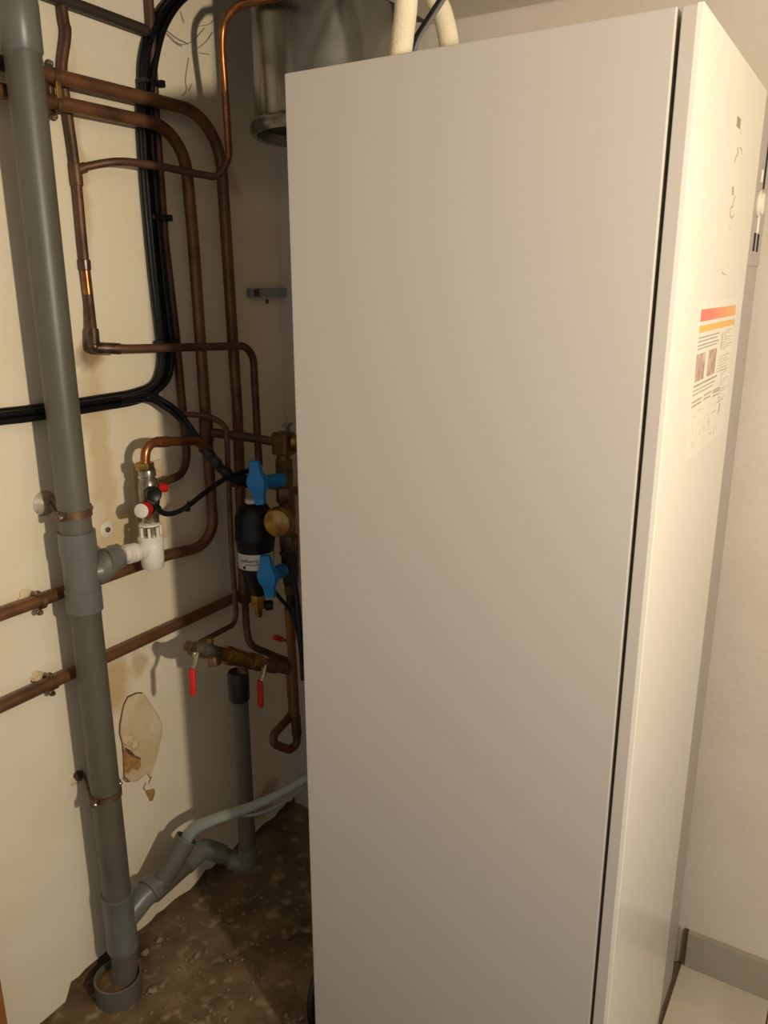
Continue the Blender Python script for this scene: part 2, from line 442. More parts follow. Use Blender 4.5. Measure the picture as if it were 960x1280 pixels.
for i, z in enumerate((1.462, 1.4555, 1.450)): lbox(b1, 0, .62-.05*i, z, .0024 if i == 0 else .0015)
for i in range(14): lbox(b2, .72, .98-.07*(i % 4), 1.466-i*.0038, .0012)
for u0, u1, z in ((0, .24, 1.440), (0, .24, 1.434), (.3, .5, 1.441), (.3, .48, 1.435), (.54, .74, 1.440), (.54, .74, 1.4365), (.56, .72, 1.431)): lbox(b1, u0, u1, z, .002)
for i in range(46):                                    # line drawings of the lower half
    u = random.uniform(.02, .88); z = random.uniform(1.368, 1.425)
    if random.random() < .5: lbox(b2, u, min(.97, u+random.uniform(.02, .09)), z, .0009)
    else: lbox(b2, u, u+.006, z, random.uniform(.003, .012))
lbox(b1, .80, .825, 1.405, .014)
b1.build('label_text', print_dk, lb); b2.build('label_text', print_md, lb)
lrect('label_picture', .0, .22, 1.468, 1.506, photo_m); lrect('label_picture', .31, .52, 1.468, 1.506, photo_m)
# vertical logo, faded by glare: a square and broken strokes
b = B()
def stroke(px, r=.0012): B().tube(spline([at(x, y, LY+.0006) for x, y in px], 6), r, 6).build('logo_stroke', print_dk, fp)
s2 = lambda pts: [(890+x/12.8, 200+y/12.8) for x, y in pts]
s1 = lambda pts: [(890+x/13.71, 130+y/13.71) for x, y in pts]
stroke(s1([(490, 440), (488, 480), (490, 520)])); stroke(s1([(430, 755), (428, 850), (400, 910), (375, 990)]), .0016)
stroke(s1([(465, 740), (500, 790), (505, 860)])); stroke(s2([(350, 575), (345, 640), (325, 700), (322, 750)]), .0014)
stroke(s2([(322, 750), (290, 770), (278, 830), (290, 900), (310, 925), (328, 900)]), .0014); stroke(s2([(335, 800), (350, 860), (340, 900)]), .0009)
stroke(s2([(270, 1040), (275, 1095), (295, 1108)]), .0009); stroke(s2([(350, 580), (368, 600), (360, 630)]), .0009)
stroke([(901, 337), (904, 343), (902, 341), (908, 344)], .0009)
B().prism([at(x, y, LY+.0003) for x, y in s1([(432, 205), (488, 265), (470, 432), (415, 380)])], (0, -1, 0), .0008).build('logo_square', mat('logo_green_grey', srgb(140, 138, 104), .5), fp)
B().prism([at(x, y, LY+.0003) for x, y in s2([(320, 425), (345, 430), (335, 565), (312, 560)])], (0, -1, 0), .0008).build('logo_mark', print_dk, fp)

# ------------------------------------------------------------ things above and behind the cabinet
def ribbed(b, pts, r):
    P = spline(pts, 26); b.tube(P, [r*(1+.035*(i % 2)) for i in range(len(P))], 20)
b = B(); ribbed(b, [atx(500, 75, 1.15), atx(504, 40, 1.15), atx(508, 0, 1.15), V((1.15, atx(511, -30, 1.15).y, CEIL-.05)), V((1.15, atx(511, -30, 1.15).y, CEIL+.01))], .0165)
tag(b.build('insulated_pipe', tape), 'straight pipe in cream ribbed sleeve rising from the cabinet top', 'pipe')
b = B(); ribbed(b, [atx(562, 70, 1.26), atx(560, 46, 1.26), atx(552, 14, 1.26), atx(538, -20, 1.26), V((1.26, atx(534, -40, 1.26).y, CEIL+.01))], .0155)
tag(b.build('insulated_pipe', tape), 'bent pipe in cream ribbed sleeve leaning over beside the black cables', 'pipe')
for dx, m, r in ((0, blackcab, .0035), (5, mat('grey_cable_sheath', srgb(110, 110, 108), .4), .003)):
    b = B().tube(spline([atx(508+dx, 78, 1.19), atx(519+dx, 48, 1.19), atx(538+dx, 18, 1.19), atx(557+dx, -12, 1.19), atx(574+dx, -40, 1.19), V((1.19, atx(582+dx, -55, 1.19).y, CEIL+.01))], 8), r, 10)
    tag(b.build('power_cable', m), ('thin grey cable' if dx else 'black cable') + ' slanting between the two cream sleeved pipes', 'cable')
duct = thing('metal_duct', (1.535, 1.10, 1.905), 'galvanised sheet metal duct hanging behind the cabinet top', 'duct')
DC = V((1.535, 1.10, 0))
b = B().lathe([(.150, 1.93), (.150, HIGH), (.147, HIGH), (.147, 1.93)], DC, (0, 0, 1), 48, cap=False); b.build('duct_wall', galv, duct)
b = B().lathe([(.148, 1.905), (.156, 1.903), (.162, 1.912), (.161, 1.926), (.150, 1.934), (.144, 1.925), (.148, 1.905)], DC, (0, 0, 1), 48, cap=False); b.build('rolled_rim', galv, duct)
b = B().lathe([(.147, 1.935), (.06, 1.96), (.055, 1.95), (.03, 1.945)], DC, (0, 0, 1), 40); b.build('inner_cone', galv, duct)
# painted angle bracket on the wall
brk = thing('wall_bracket', at(312, 372, WY), 'grey painted metal angle bracket sticking out beside the cabinet', 'bracket')
q = at(313, 366, WY-.012)
B().box(q+V((.09, .0, 0)), (.18, .028, .022), bev=.003).build('bracket_bar', shelf_m, brk)
B().box(q+V((.007, -.0145, 0)), (.020, .003, .019), bev=.001).build('end_patch', rust, brk)  # dark brown patch on the left end of the bar
B().lathe([(.006, 0), (.006, .003), (.002, .005)], at(333, 377, WY+.001), (0, -1, 0), 12).build('screw', rust, brk)
b = B().tube(spline([V((1.115, .885, .0)), V((1.11, .885, .03)), V((1.12, .89, .07)), V((1.16, .90, .11))], 8), .009, 12)
tag(b.build('rubber_hose', blackrub), 'short black rubber hose end on the floor behind the cabinet', 'hose')

# ------------------------------------------------------------ copper pipes
def copper_run(name, pts, R, r, label, m=copper, parent=None):
    b = B().tube(fillet(pts, R), r, 16)
    if parent is not None: return b.build(name, m, parent)
    o = thing('copper_pipe', pts[0], label, 'pipe'); b.build(name, m, o); return o
def sleeve(o, p, q, r, m=solder, name='coupling'):
    d = q-p; L_ = d.length
    B().lathe([(r*.9, -.001), (r, 0), (r, L_), (r*.9, L_+.001)], p, d, 18).build(name, m, o)

# upper clipped runs: a (upper) and b (lower)
YA = 1.358
P0 = at(43.5, 90, YA); zA = at(110, 105, YA).z
P1 = at(182, 122.7, YA)
corner_x = at(283, 300, YA).x
pa = [V((-.6, YA, P0.z)), V((corner_x-.005, YA, P1.z)), at(283, 300, YA), at(297.5, 520, YA), at(303, 640, YA), at(306, 738, YA), ]
A = thing('copper_pipe', pa[0], 'thick copper pipe curving down from the upper clipped run to behind the black filter', 'pipe')
B().tube(fillet(pa[:2]+[at(283, 300, YA), at(297, 520, YA), at(305, 742, YA)], [.115, 0, 0], 12), .0135, 18).build('pipe_run', copper, A)
YP = 1.378
p2l = at(0, 883, YP); p2r = at(300, 744, YP)
B().tube(fillet([p2l+(p2l-p2r)*1.8, p2r, at(306, 738, YA)], .01), .0135, 18).build('pipe_run', copper, A)
sleeve(A, at(305.5, 728, YA), at(306.5, 752, YA), .0165, copper_dark, 'elbow')
b0 = at(47.5, 127, YA); b1_ = at(178, 150.5, YA)
bx_ = at(241, 300, YA)
Bp = thing('copper_pipe', b0, 'thick copper pipe from the lower clipped run, bending back left behind the white trap', 'pipe')
pts = [V((-.6, YA, b0.z)), V((bx_.x-.008, YA, b1_.z)), at(241.5, 300, YA), at(257, 520, YA), at(268, 680, YA), at(209, 694, YP), at(0, 770, YP)]
e_ = at(0, 770, YP); e2 = at(209, 696, YP)
pts[6] = e_+(e_-e2)*2.6
B().tube(fillet(pts, [.095, 0, 0, .075, 0], 12), .0132, 18).build('pipe_run', copper, Bp)
sleeve(Bp, at(257.2, 524, YA), at(258.5, 552, YA), .0165, copper_dark, 'tee')

# thin riser with soldered elbow and the branch soldered into it
E_ = thing('copper_pipe', at(80, 5, 1.390), 'thin soldered copper riser with scorched elbow and a curved side branch', 'pipe')
YE = 1.389
pe = [V((at(76, -40, YE).x-.005, YE, HIGH)), at(77, 0, YE), at(83, 40, YE-.004), at(78, 85, YE), at(83, 130, YE), at(91, 185, YE), at(97, 235, YE), at(104, 310, YE), at(112, 380, YE), at(118, 434, 1.368),
      at(160, 436, 1.338), at(316, 432, 1.318), at(318.5, 480, 1.318), at(321, 530, 1.31), at(324, 582, 1.29)]
B().tube(spline(pe[:9], 8), .0092, 16).build('riser', copper_dark, E_)
B().tube(fillet([pe[8], pe[9], pe[10], pe[11], pe[12], pe[13], pe[14]], [.018, 0, .052, 0, 0], 10), .0092, 16).build('pipe_run', copper_dark, E_)
sleeve(E_, at(116, 412, 1.374), at(117.6, 431, 1.368), .0118, solder, 'elbow'); sleeve(E_, at(120, 434.6, 1.367), at(150, 436, 1.348), .0118, solder, 'elbow')
B().ball(at(118, 433, 1.368), .0125).build('elbow', solder, E_)
sleeve(E_, at(105.6, 325, YE), at(106.8, 337, YE), .0115, solder); sleeve(E_, at(107, 338, YE), at(110.5, 368, YE), .0096, copper_bright, 'bright_copper')
sleeve(E_, at(94, 205, YE), at(97, 232, YE), .0115, copper_dark, 'tee')
pf = [at(96, 212, YE), at(110, 208, 1.375), at(150, 202, 1.345), at(200, 208, 1.33), at(250, 218, 1.31), at(272, 219, 1.295), at(285, 198, 1.28), at(285, 172, 1.275), at(281, 110, 1.262), at(277.5, 55, 1.25), at(282, 25, 1.235), at(300, 7, 1.20), at(328, 0, 1.12), at(352, -6, 1.06), at(376, -22, 1.0), at(392, -48, .975), V((at(396, -70, .97).x, .97, HIGH-.1)), V((at(396, -70, .97).x, .97, HIGH))]
SF = spline(pf, 8)
B().tube(SF[:49], .0078, 16).build('branch', copper_dark, E_)
B().tube(SF[48:], .0078, 16).build('branch', copper_bright, E_)
sleeve(E_, at(98, 212, 1.387), at(107, 209, 1.378), .010, copper_dark, 'tee')

# g: pipe beside the cables down to the safety valve
YG = 1.391
pg = [V((at(186, -40, YG).x, YG, HIGH)), at(190, 60, YG), at(195, 150, YG), at(206, 300, YG), at(220, 420, YG), at(230, 530, YG-.004), at(236, 590, 1.38), at(196, 606, 1.34)]
copper_run('pipe_run', pg, [0, 0, 0, 0, 0, .06], .0092, 'dark copper pipe running down beside the black cables to the safety valve', copper_dark)
# h: from safety valve top over to the right
YS = 1.305
ph = [at(181, 588, YS), at(182, 553, YS), at(246, 551, 1.30), at(262, 566, 1.30), at(290, 604, 1.29), at(335, 606, 1.27), at(385, 616, 1.24)]
H = thing('copper_pipe', ph[0], 'shiny copper pipe bending from the safety valve top towards the filter', 'pipe')
B().tube(fillet(ph, [.03, .02, .03, .03, 0], 8), .0102, 16).build('pipe_run', copper_bright, H)
sleeve(H, at(196, 552.6, YS), at(210, 552.2, YS), .0118, copper_bright, 'elbow')
# i: thin pipe down to the left ball valve
pi_ = [at(222, 517, 1.385), at(262, 520, 1.33), at(283, 532, 1.29), at(284.5, 570, 1.285), at(289, 680, 1.28), at(296, 779, 1.262), at(280, 787, 1.245), at(250, 803, 1.215)]
copper_run('pipe_run', pi_, [.04, .03, 0, 0, .03, 0], .0065, 'thin copper pipe dropping in front of the filter to the red lever valve', copper_dark)
# j: thick horizontal from the tee to the brass valve
copper_run('pipe_run', [at(258, 540, YA), at(300, 545, 1.30), at(350, 553, 1.235)], 0, .0112, 'short thick copper pipe joining a tee to the brass valve', copper_dark)
# d: below the filter into the right ball valve
copper_run('pipe_run', [at(306, 742, 1.355), at(308, 784, 1.31), at(312, 807, 1.29), at(366, 829, 1.22)], [0, .04, 0], .0092, 'dark copper pipe below the filter turning towards the red lever valve', copper_dark)
# U loop beside the cabinet
pu = [at(361, 760, 1.20), at(366, 830, 1.20), at(372, 941, 1.195), at(334, 927, 1.22), at(366, 892, 1.225), at(362, 836, 1.225)]
U = thing('copper_pipe', pu[2], 'copper pipe with a low U bend tight beside the cabinet', 'pipe')
B().tube(fillet(pu, [0, .020, .018, .02], 8), .0112, 16).build('pipe_run', copper, U)
sleeve(U, at(369.5, 895, 1.197), at(371, 918, 1.196), .0130, copper_dark, 'elbow')
sleeve(U, at(363, 780, 1.20), at(364.5, 800, 1.20), .0118, copper_bright, 'bright_copper')
# dark conduit at the top
b = B().tube([at(90, 4, 1.385)*1+(at(90, 4, 1.385)-at(182, 38, 1.385))*1.2, at(90, 4, 1.385), at(182, 38, 1.385)], .011, 14)
tag(b.build('conduit', conduit_m), 'dark brown metal conduit running along the wall above the copper pipes', 'conduit')

# ------------------------------------------------------------ clips
def saddle(o, c, d, r, wdt=.010):
    B().lathe([(r+.0004, 0), (r+.0022, 0), (r+.0022, wdt), (r+.0004, wdt)], c, d, 20, cap=False).build('band', brass_dull, o)
def screwhead(o, p, r=.0055, m=steel):
    B().lathe([(r, 0), (r, .003), (r*.6, .006), (.001, .0066)], p, (0, -1, 0), 14).build('screw', m, o)
dirx = V((1, 0, 0))
c1, c2 = at(66, 95.5, YA), at(70, 131.5, YA)
dc = thing('pipe_clip', at(66, 113, WY), 'brass double clip holding the two upper copper pipes', 'clip')
saddle(dc, c1-dirx*.005, dirx, .0135); saddle(dc, c2-dirx*.005, dirx, .0132)
B().box((c1+c2)/2+V((0, -.012, 0)), (.011, .004, (c1-c2).z-.018), bev=.001).build('strap', brass, dc)
B().box((c1+c2)/2+V((0, .022, 0)), (.012, .036, .018), bev=.002).build('post', brass_dull, dc)
for p in (at(60, 80, 1.372), at(65.5, 146, 1.372)):
    B().lathe([(.0075, 0), (.0075, .004), (.006, .006)], p, (0, -1, 0), 14).build('lug', brass_dull, dc); screwhead(dc, p+V((0, -.006, 0)))
for nm, (x, y), (ux, uy), (lx, ly), lab in (('pipe_clip', (51, 752), (46, 742), (48.5, 765), 'brass clip on the higher copper pipe left of the grey stack'),
                                           ('pipe_clip', (66, 853), (61, 844), (64, 866), 'brass clip on the lower copper pipe left of the grey stack')):
    o = thing(nm, at(x, y, WY), lab, 'clip', None); c = at(x, y, YP)
    saddle(o, c-dirx*.005, dirx, .0135)
    for p in (at(ux, uy, 1.378), at(lx, ly, 1.378)):
        B().lathe([(.0065, 0), (.0065, .004), (.005, .005)], p, (0, -1, 0), 14).build('lug', brass_dull, o); screwhead(o, p+V((0, -.005, 0)), .005, rust)
    B().box(c+V((0, .018, 0)), (.010, .026, .016), bev=.002).build('post', rust, o)
    B().ball(at(ux-15, uy+2, WY-.002), .013, (1.1, .5, .9), 3, .5).build('plaster_lump', patch_m, wall)
    B().ball(at(ux-18, uy+6, WY-.001), .007, (1.2, .5, .8), 2, .4).build('plug_spot', rust, wall)  # dark brown lump marking the plug hole

# ------------------------------------------------------------ grey drain stack
SX, SY, SR = .961, 1.312, .0308
st = thing('drain_stack', (SX, SY, 0), 'vertical grey plastic drain stack with side branches, standing in a floor collar', 'drain pipe')
def zpx(px, py): return atx_s(px, py).z
def atx_s(px, py):   # height on the stack axis seen at a pixel
    return at(px, py, SY-.02)
z_t1, z_t2 = zpx(96, 668), zpx(106, 768)
z_w1, z_w2 = zpx(147, 1128), zpx(152, 1190)
UPZ = (0, 0, 1)
ztop = zpx(22, 58)
B().lathe([(SR, z_t1-.02), (SR, HIGH)], (SX, SY, 0), UPZ, 32).build('pipe', pvc, st)
B().lathe([(SR, z_w1-.03), (SR, z_t2+.02)], (SX, SY, 0), UPZ, 32).build('pipe', pvc, st)
B().lathe([(SR, ztop-.004), (SR+.0028, ztop), (SR+.003, ztop+.07), (SR+.001, ztop+.09), (SR+.002, CEIL-.085), (SR+.008, CEIL-.08), (SR+.008, CEIL)], (SX, SY, 0), UPZ, 32).build('socket', pvc_fit, st)
b = B().tube(fillet([V((SX, SY, CEIL-.02)), V((SX+.075, SY-.01, CEIL-.028))], 0), .034, 24); b.lathe([(.034, 0), (.038, .002), (.038, .03), (.03, .031)], V((SX+.05, SY-.007, CEIL-.026)), V((1, -.1, -.08)), 24)
b.build('branch_socket', pvc_fit, st)
# tee with the trap inlet
zb = zpx(105, 720)
tee = B()
tee.lathe([(SR+.0005, z_t2), (SR+.005, z_t2), (SR+.005, z_t2+.045), (SR+.003, z_t2+.046), (SR+.003, z_t1-.05), (SR+.005, z_t1-.049), (SR+.005, z_t1), (SR+.0005, z_t1)], (SX, SY, 0), UPZ, 32)
brp = [V((SX, SY, zb)), at(127, 714, 1.300), at(136, 701, 1.300), at(148, 695, 1.300)]
tee.tube(fillet(brp, [.03, .03], 6), [.024]*2+[.026]*(len(fillet(brp, [.03, .03], 6))-2), 22)
tee.build('tee', pvc_fit, st)
dtrap = (at(176, 689, 1.300)-at(152, 694, 1.300)).normalized()
B().lathe([(.0275, 0), (.0275, .024), (.022, .026)], at(130, 702, 1.300), dtrap, 24).build('branch_socket', pvc_fit, st)
# wye at the foot
zy = zpx(150, 1150)
wy = B()
wy.lathe([(SR+.0005, z_w2-.012), (SR+.0045, z_w2-.012), (SR+.0045, z_w2+.018), (SR+.0035, z_w2+.02), (SR+.0035, z_w1-.004), (SR+.005, z_w1-.002), (SR+.005, z_w1+.004), (SR+.0005, z_w1+.004)], (SX, SY, 0), UPZ, 32)
brw = [V((SX, SY, zy-.05)), at(178, 1125, 1.300), at(196, 1100, 1.296)]
wy.tube([V((SX, SY, z_w2+.05)), at(178, 1122, 1.302), at(200, 1102, 1.297)], .0285, 24)
wy.build('wye', pvc_fit, st)
wp0, wp1 = at(196, 1104, 1.297), at(204, 1096, 1.296)
B().lathe([(.0315, -.012), (.0315, .010), (.028, .011)], at(190, 1110, 1.298), at(200, 1100, 1.297)-at(190, 1110, 1.298), 24).build('branch_socket', pvc_fit, st)
# elbow into the floor collar
B().tube(fillet([V((SX, SY, z_w2+.01)), V((SX, SY, z_w2-.06)), V((SX-.016, SY+.0, -.01))], .05), .0295, 24).build('elbow', mat('grey_pvc_brownish', srgb(96, 86, 74), .5), st)
CX, CY = .945, 1.322
b = B().lathe([(.049, -.02), (.053, 0), (.053, .050), (.049, .052), (.047, .048), (.047, .012)], (CX, CY, 0), UPZ, 40, cap=False); b.build('floor_collar', pvc, st)
B().lathe([(.0475, .036), (.03, .046)], (CX, CY, 0), UPZ, 32).build('collar_fill', mortar, st)

def stack_clamp(py, wx, wy_, label, washer, m, collar_px):
    z = at(collar_px[0], collar_px[1], SY-.02).z
    o = thing('stack_clamp', at(wx, wy_, WY), label, 'clamp')
    B().lathe([(SR+.0006, -.007), (SR+.003, -.007), (SR+.003, .007), (SR+.0006, .007)], (SX, SY, z), (0.0, 0, 1), 32, cap=False).build('band', m, o)
    for s in (-1, 1):
        B().box((SX+s*(SR+.007), SY+.008*s, z), (.014, .012, .016), bev=.002).build('ear', m, o)
        B().lathe([(.0045, 0), (.0045, .004), (.002, .006)], (SX+s*(SR+.009), SY+.008*s-.006, z), (0, -1, 0), 12).build('bolt', steel, o)
    p = at(wx, wy_, WY-.004)
    B().tube([V((SX-SR-.006, SY+.0, z)), V((p.x+.01, WY-.012, p.z)), V((p.x+.004, WY-.004, p.z))], .0035, 10).build('rod', rust, o)
    if washer:
        B().lathe([(.026, 0), (.026, .002), (.020, .006), (.008, .012), (.006, .013)], at(wx, wy_, WY+.001), (0, -1, 0), 28).build('rosette', mat('painted_rosette', srgb(196, 186, 164), .45, .2, vary=srgb(150, 140, 118), vscale=50), o)
    else:
        B().ball(at(wx, wy_, WY-.004), .012, (1, .8, 1), 3, .4).build('plug', rust, o)
        B().ball(at(wx-5, wy_+6, WY-.001), .011, (1, .4, .9), 3, .4).build('plaster_lump', patch_m, wall)
stack_clamp(644, 55, 629, 'zinc pipe clamp with round wall rosette on the grey stack', True, brass_dull, (91, 645))
stack_clamp(1000, 98, 970, 'rusty pipe clamp near the foot of the grey stack', False, rust, (132, 1000))
wz = thing('wall_washer', at(133, 662, WY), 'round painted washer with screw in the wall beside the white trap', 'washer')
B().lathe([(.0175, 0), (.0175, .002), (.014, .004), (.006, .004)], at(133, 662, WY+.001), (0, -1, 0), 28).build('disc', white_pl, wz)
B().lathe([(.006, 0), (.006, .004), (.003, .006)], at(134, 662, WY-.002), (0, -1, 0), 12).build('screw', rust, wz)

# ------------------------------------------------------------ cables
ctrl = [(238, -16), (214, 6), (197, 34), (187, 70), (183, 110), (182, 150), (186, 220), (192, 290), (199, 360), (205, 410), (208, 440), (205, 466), (190, 487), (165, 497), (130, 503), (80, 511), (30, 518), (-20, 524)]
offs = [(-12, -3, .0076, 1.392), (-4.3, -1, .0072, 1.383), (4.3, 2, .0072, 1.393), (11, 5, .007, 1.383)]
for i, (ox, oy, r, yy) in enumerate(offs):
    P = []
    n_ = len(ctrl)
    for k, (x, y) in enumerate(ctrl):
        s = 1.0 if 2 < k < 12 else .75
        if k < 4: s = 1.25
        if k < 11: dx, dy = ox*s*.62, 0
        elif k == 11: dx, dy = ox*.5, oy*.5+ox*.3
        else: dx, dy = 0, ox*.62*.9
        P.append(at(x+dx, y+dy, yy))
    P = [V((P[0].x+.22, yy, HIGH)), V((P[0].x+.12, yy, P[0].z+.10))] + P + [P[-1]+V((-.3, 0, .0)), P[-1]+V((-.9, 0, .01))]
    tag(B().tube(spline(P, 6), r*(.9 if i < 3 else 1), 12).build('black_cable', blackcab), 'black cable in the bundle looping down the wall and off behind the grey stack', 'cable', 'black cables bundled on the wall')
for i, dy in enumerate((0, 7)):
    P = [at(150, 500+dy*.4, 1.376), at(185, 494+dy*.8, 1.372), at(204, 501+dy, 1.365), at(226, 518+dy, 1.345), at(246, 545+dy, 1.318), at(266, 570+dy*1.2, 1.285), at(288, 592+dy, 1.262), at(312, 597+dy*1.5, 1.252)]
    tag(B().tube(spline(P, 8), .0062, 12).build('black_cable', blackcab), ('lower' if i else 'upper') + ' of two black cables branching off the bundle towards the blue valves', 'cable')
# fat wrapped part near the tee
P = [at(252, 558, 1.305), at(262, 568, 1.288), at(274, 582, 1.272), at(292, 596, 1.258), at(316, 600, 1.25)]
tag(B().tube(spline(P, 8), [.011+.002*math.sin(i) for i in range(len(spline(P, 8)))], 14).build('cable_wrap', blackrub), 'fat black tape wrapping around the branching cables by the filter', 'cable wrap')
for (x, y), wd, lab in (((187, 103), .046, 'black cable tie just above the two clipped copper pipes'), ((197, 272), .045, 'black cable tie halfway down the vertical cable bundle'), ((207, 428), .044, 'black cable tie behind the thin horizontal copper pipe'), ((184, 496), .03, 'black cable tie where two cables branch off the bundle')):
    o = thing('cable_tie', at(x, y, WY), lab, 'cable tie')
    c = at(x, y, 1.383)
    B().box(c, (wd, .034, .010), bev=.003).build('band', black_pl, o)
    B().box(c+V((wd*.5, -.010, 0)), (.012, .014, .014), bev=.002).build('tie_head', black_pl, o)
# hose of the safety valve
P = [at(189, 602, 1.295), at(192, 628, 1.29), at(206, 642, 1.285), at(228, 637, 1.28), at(256, 616, 1.27), at(284, 597, 1.258), at(312, 588, 1.25)]
o = thing('black_cable', P[0], 'black cable sagging from the safety valve to the blue valve', 'cable')
B().tube(spline(P, 8), .0058, 12).build('sheath', blackcab, o)
for x, y in ((197, 632), (233, 632)):
    B().lathe([(.0075, 0), (.0075, .005)], at(x, y+4, 1.288 if x < 210 else 1.279), at(x+5, y, 1.28)-at(x-5, y+3, 1.28), 12).tube([at(x+1, y, 1.28), at(x+2, y-6, 1.275)], .0016, 6).build('tie', blackcab, o)

# ------------------------------------------------------------ safety valve with white trap
sv = thing('safety_valve', at(186, 640, YS), 'chrome safety valve with black and red knobs above a white plastic trap', 'valve')
c0 = at(181, 592, YS)
def vax(p, q): return (q-p)
top = at(180.5, 578, YS); ax_dn = V((0, 0, -1))
B().lathe([(.0185, 0), (.0195, .002), (.0195, .014), (.018, .016)], top+V((0, 0, 0)), ax_dn, 6, .3).build('union_nut', brass, sv)
b = B().lathe([(.0155, .014), (.0175, .018), (.0175, .030), (.014, .033), (.019, .040), (.022, .052), (.022, .082), (.019, .098), (.019, .112), (.0165, .118), (.0165, .165)], top+V((.006, 0, 0)), ax_dn, 20)
b.build('body', steel, sv)
pc = at(184, 615, YS)
frontdir = (V((-.45, -1, 0))).normalized()
k0 = at(181, 616, YS)
B().lathe([(.0155, .008), (.0165, .012), (.0165, .036), (.0145, .038), (.010, .036)], at(186, 614, YS), frontdir, 18).build('black_knob', black_pl, sv)
rd = (at(168, 642, 1.27)-at(186, 634, YS)).normalized()
k1 = at(187, 634, YS)
B().lathe([(.0165, .008), (.0175, .012), (.0175, .022)], k1, rd, 20).build('knob_base', black_pl, sv)
B().lathe([(.0165, .020), (.017, .024), (.0155, .046)], k1, rd, 20).build('red_cap', red_pl, sv)
B().lathe([(.0155, .046), (.0152, .0478), (.013, .049)], k1, rd, 20).build('cap_face', white_pl, sv)
rr = at(210, 610, YS)-at(195, 610, YS)
B().lathe([(.006, 0), (.006, .012), (.0085, .013), (.0095, .018), (.0095, .032), (.008, .034)], at(193, 610, YS), rr, 16).build('red_plug', red_pl, sv)
B().tube([at(191, 598, YS-.01), at(198, 604, YS-.012)], .003, 8).build('spring_clip', steel, sv)
# tundish cage and cup
t0 = at(187, 652, YS)
zc1, zc0 = at(187, 646, YS).z, at(190, 708, YS).z
zr = at(188, 676, YS).z; TX = at(189, 680, YS).x
b = B()
b.lathe([(.016, zc1-.012), (.022, zc1-.0135), (.024, zc1-.017), (.022, zc1-.018)], (TX, YS, 0), (0, 0, 1), 24)
for k in range(7):
    a = 2*math.pi*k/7+.3
    b.box((TX+.0215*math.cos(a), YS+.0215*math.sin(a), (zr+zc1-.02)/2), (.006, .006, zc1-.02-zr), ax=[(math.cos(a), math.sin(a), 0), (-math.sin(a), math.cos(a), 0), (0, 0, 1)], bev=.001)
b.lathe([(.021, zr-.004), (.0275, zr-.002), (.0275, zr+.008), (.0262, zr+.010), (.024, zr+.012)], (TX, YS, 0), (0, 0, 1), 28)
b.build('cage', white_pl, sv)
B().lathe([(.020, zc0-.004), (.0235, zc0), (.0255, zc0+.02), (.0262, zr-.004), (.024, zr)], (TX, YS, 0), (0, 0, 1), 28).build('trap_cup', white_pl, sv)
b = B().tube([V((TX-.01, YS, at(187, 687, YS).z)), at(152, 694, 1.300)], .0165, 20)
b.build('outlet', white_pl, sv)
B().lathe([(.0195, 0), (.0205, .002), (.0205, .014), (.0195, .016)], at(171, 689.5, 1.301), V((-1, 0, -.02)), 24).build('outlet_nut', white_pl, sv)
B().lathe([(.0205, 0), (.021, .002), (.021, .010), (.018, .011)], at(163, 691.5, 1.301), V((-1, 0, -.02)), 24).build('outlet_ring', white_pl, sv)

# ------------------------------------------------------------ black magnetic filter
YF = 1.262
fc = at(318, 690, YF)
ft = thing('magnetic_filter', fc+V((0, 0, -.1)), 'black plastic dirt filter with white label band between the blue handled valves', 'filter')
FX, FY = at(320, 690, YF).x, YF
zf = lambda y: at(320, y, YF-.03).z
b = B().lathe([(.020, zf(632)), (.034, zf(637)), (.047, zf(650)), (.049, zf(660)), (.049, zf(672)), (.0505, zf(674)), (.0505, zf(679)), (.048, zf(682)), (.046, zf(692))], (FX, FY, 0), (0, 0, 1), 40); b.build('upper_body', black_pl, ft)
B().lathe([(.0435, zf(718)), (.0455, zf(691))], (FX, FY, 0), (0, 0, 1), 40).build('lower_body', black_pl, ft)
B().lathe([(.020, zf(752)), (.030, zf(740)), (.0365, zf(728)), (.042, zf(716))], (FX, FY, 0), (0, 0, 1), 40).build('cup', black_pl, ft)
B().lathe([(.0175, zf(770)), (.0185, zf(768)), (.0185, zf(757)), (.015, zf(754)), (.015, zf(748))], (FX, FY, 0), (0, 0, 1), 6).build('drain_nut', brass, ft)
B().lathe([(.006, zf(782)), (.009, zf(780)), (.009, zf(772)), (.012, zf(768))], (FX, FY, 0), (0, 0, 1), 12).build('drain_tip', brass, ft)
B().lathe([(.012, 0), (.013, .002), (.013, .018), (.011, .02)], (FX+.006, FY-.016, zf(762)-.01), (.6, -.6, 0), 16).build('drain_knob', black_pl, ft)
B().lathe([(.018, zf(633)), (.018, zf(628)), (.012, zf(626))], (FX-.004, FY, 0), (0, 0, 1), 20).build('cap_disc', white_pl, ft)
# label band: part of a cylinder
lr = .0462
camdir = math.atan2(-FY, -FX)
b = B(); n = 22; a0, a1 = camdir-1.25, camdir+1.15; Z0, Z1 = zf(714), zf(694)
rows = []
for k in range(n+1):
    a = a0+(a1-a0)*k/n
    rows.append([b.bm.verts.new((FX+math.cos(a)*lr, FY+math.sin(a)*lr, Z0)), b.bm.verts.new((FX+math.cos(a)*(lr+.0006), FY+math.sin(a)*(lr+.0006), Z1))])
for p, q in zip(rows, rows[1:]): b.bm.faces.new((p[0], q[0], q[1], p[1]))
lab = b.build('label_band', paper, ft)
tc = bpy.data.curves.new('t', 'FONT'); tc.body = 'sotherm'; tc.size = .0140; tc.resolution_u = 3
to = bpy.data.objects.new('t', tc); COL.objects.link(to)
bpy.context.view_layer.update()
tm = bpy.data.meshes.new_from_object(to.evaluated_get(bpy.context.evaluated_depsgraph_get()))
bpy.data.objects.remove(to)
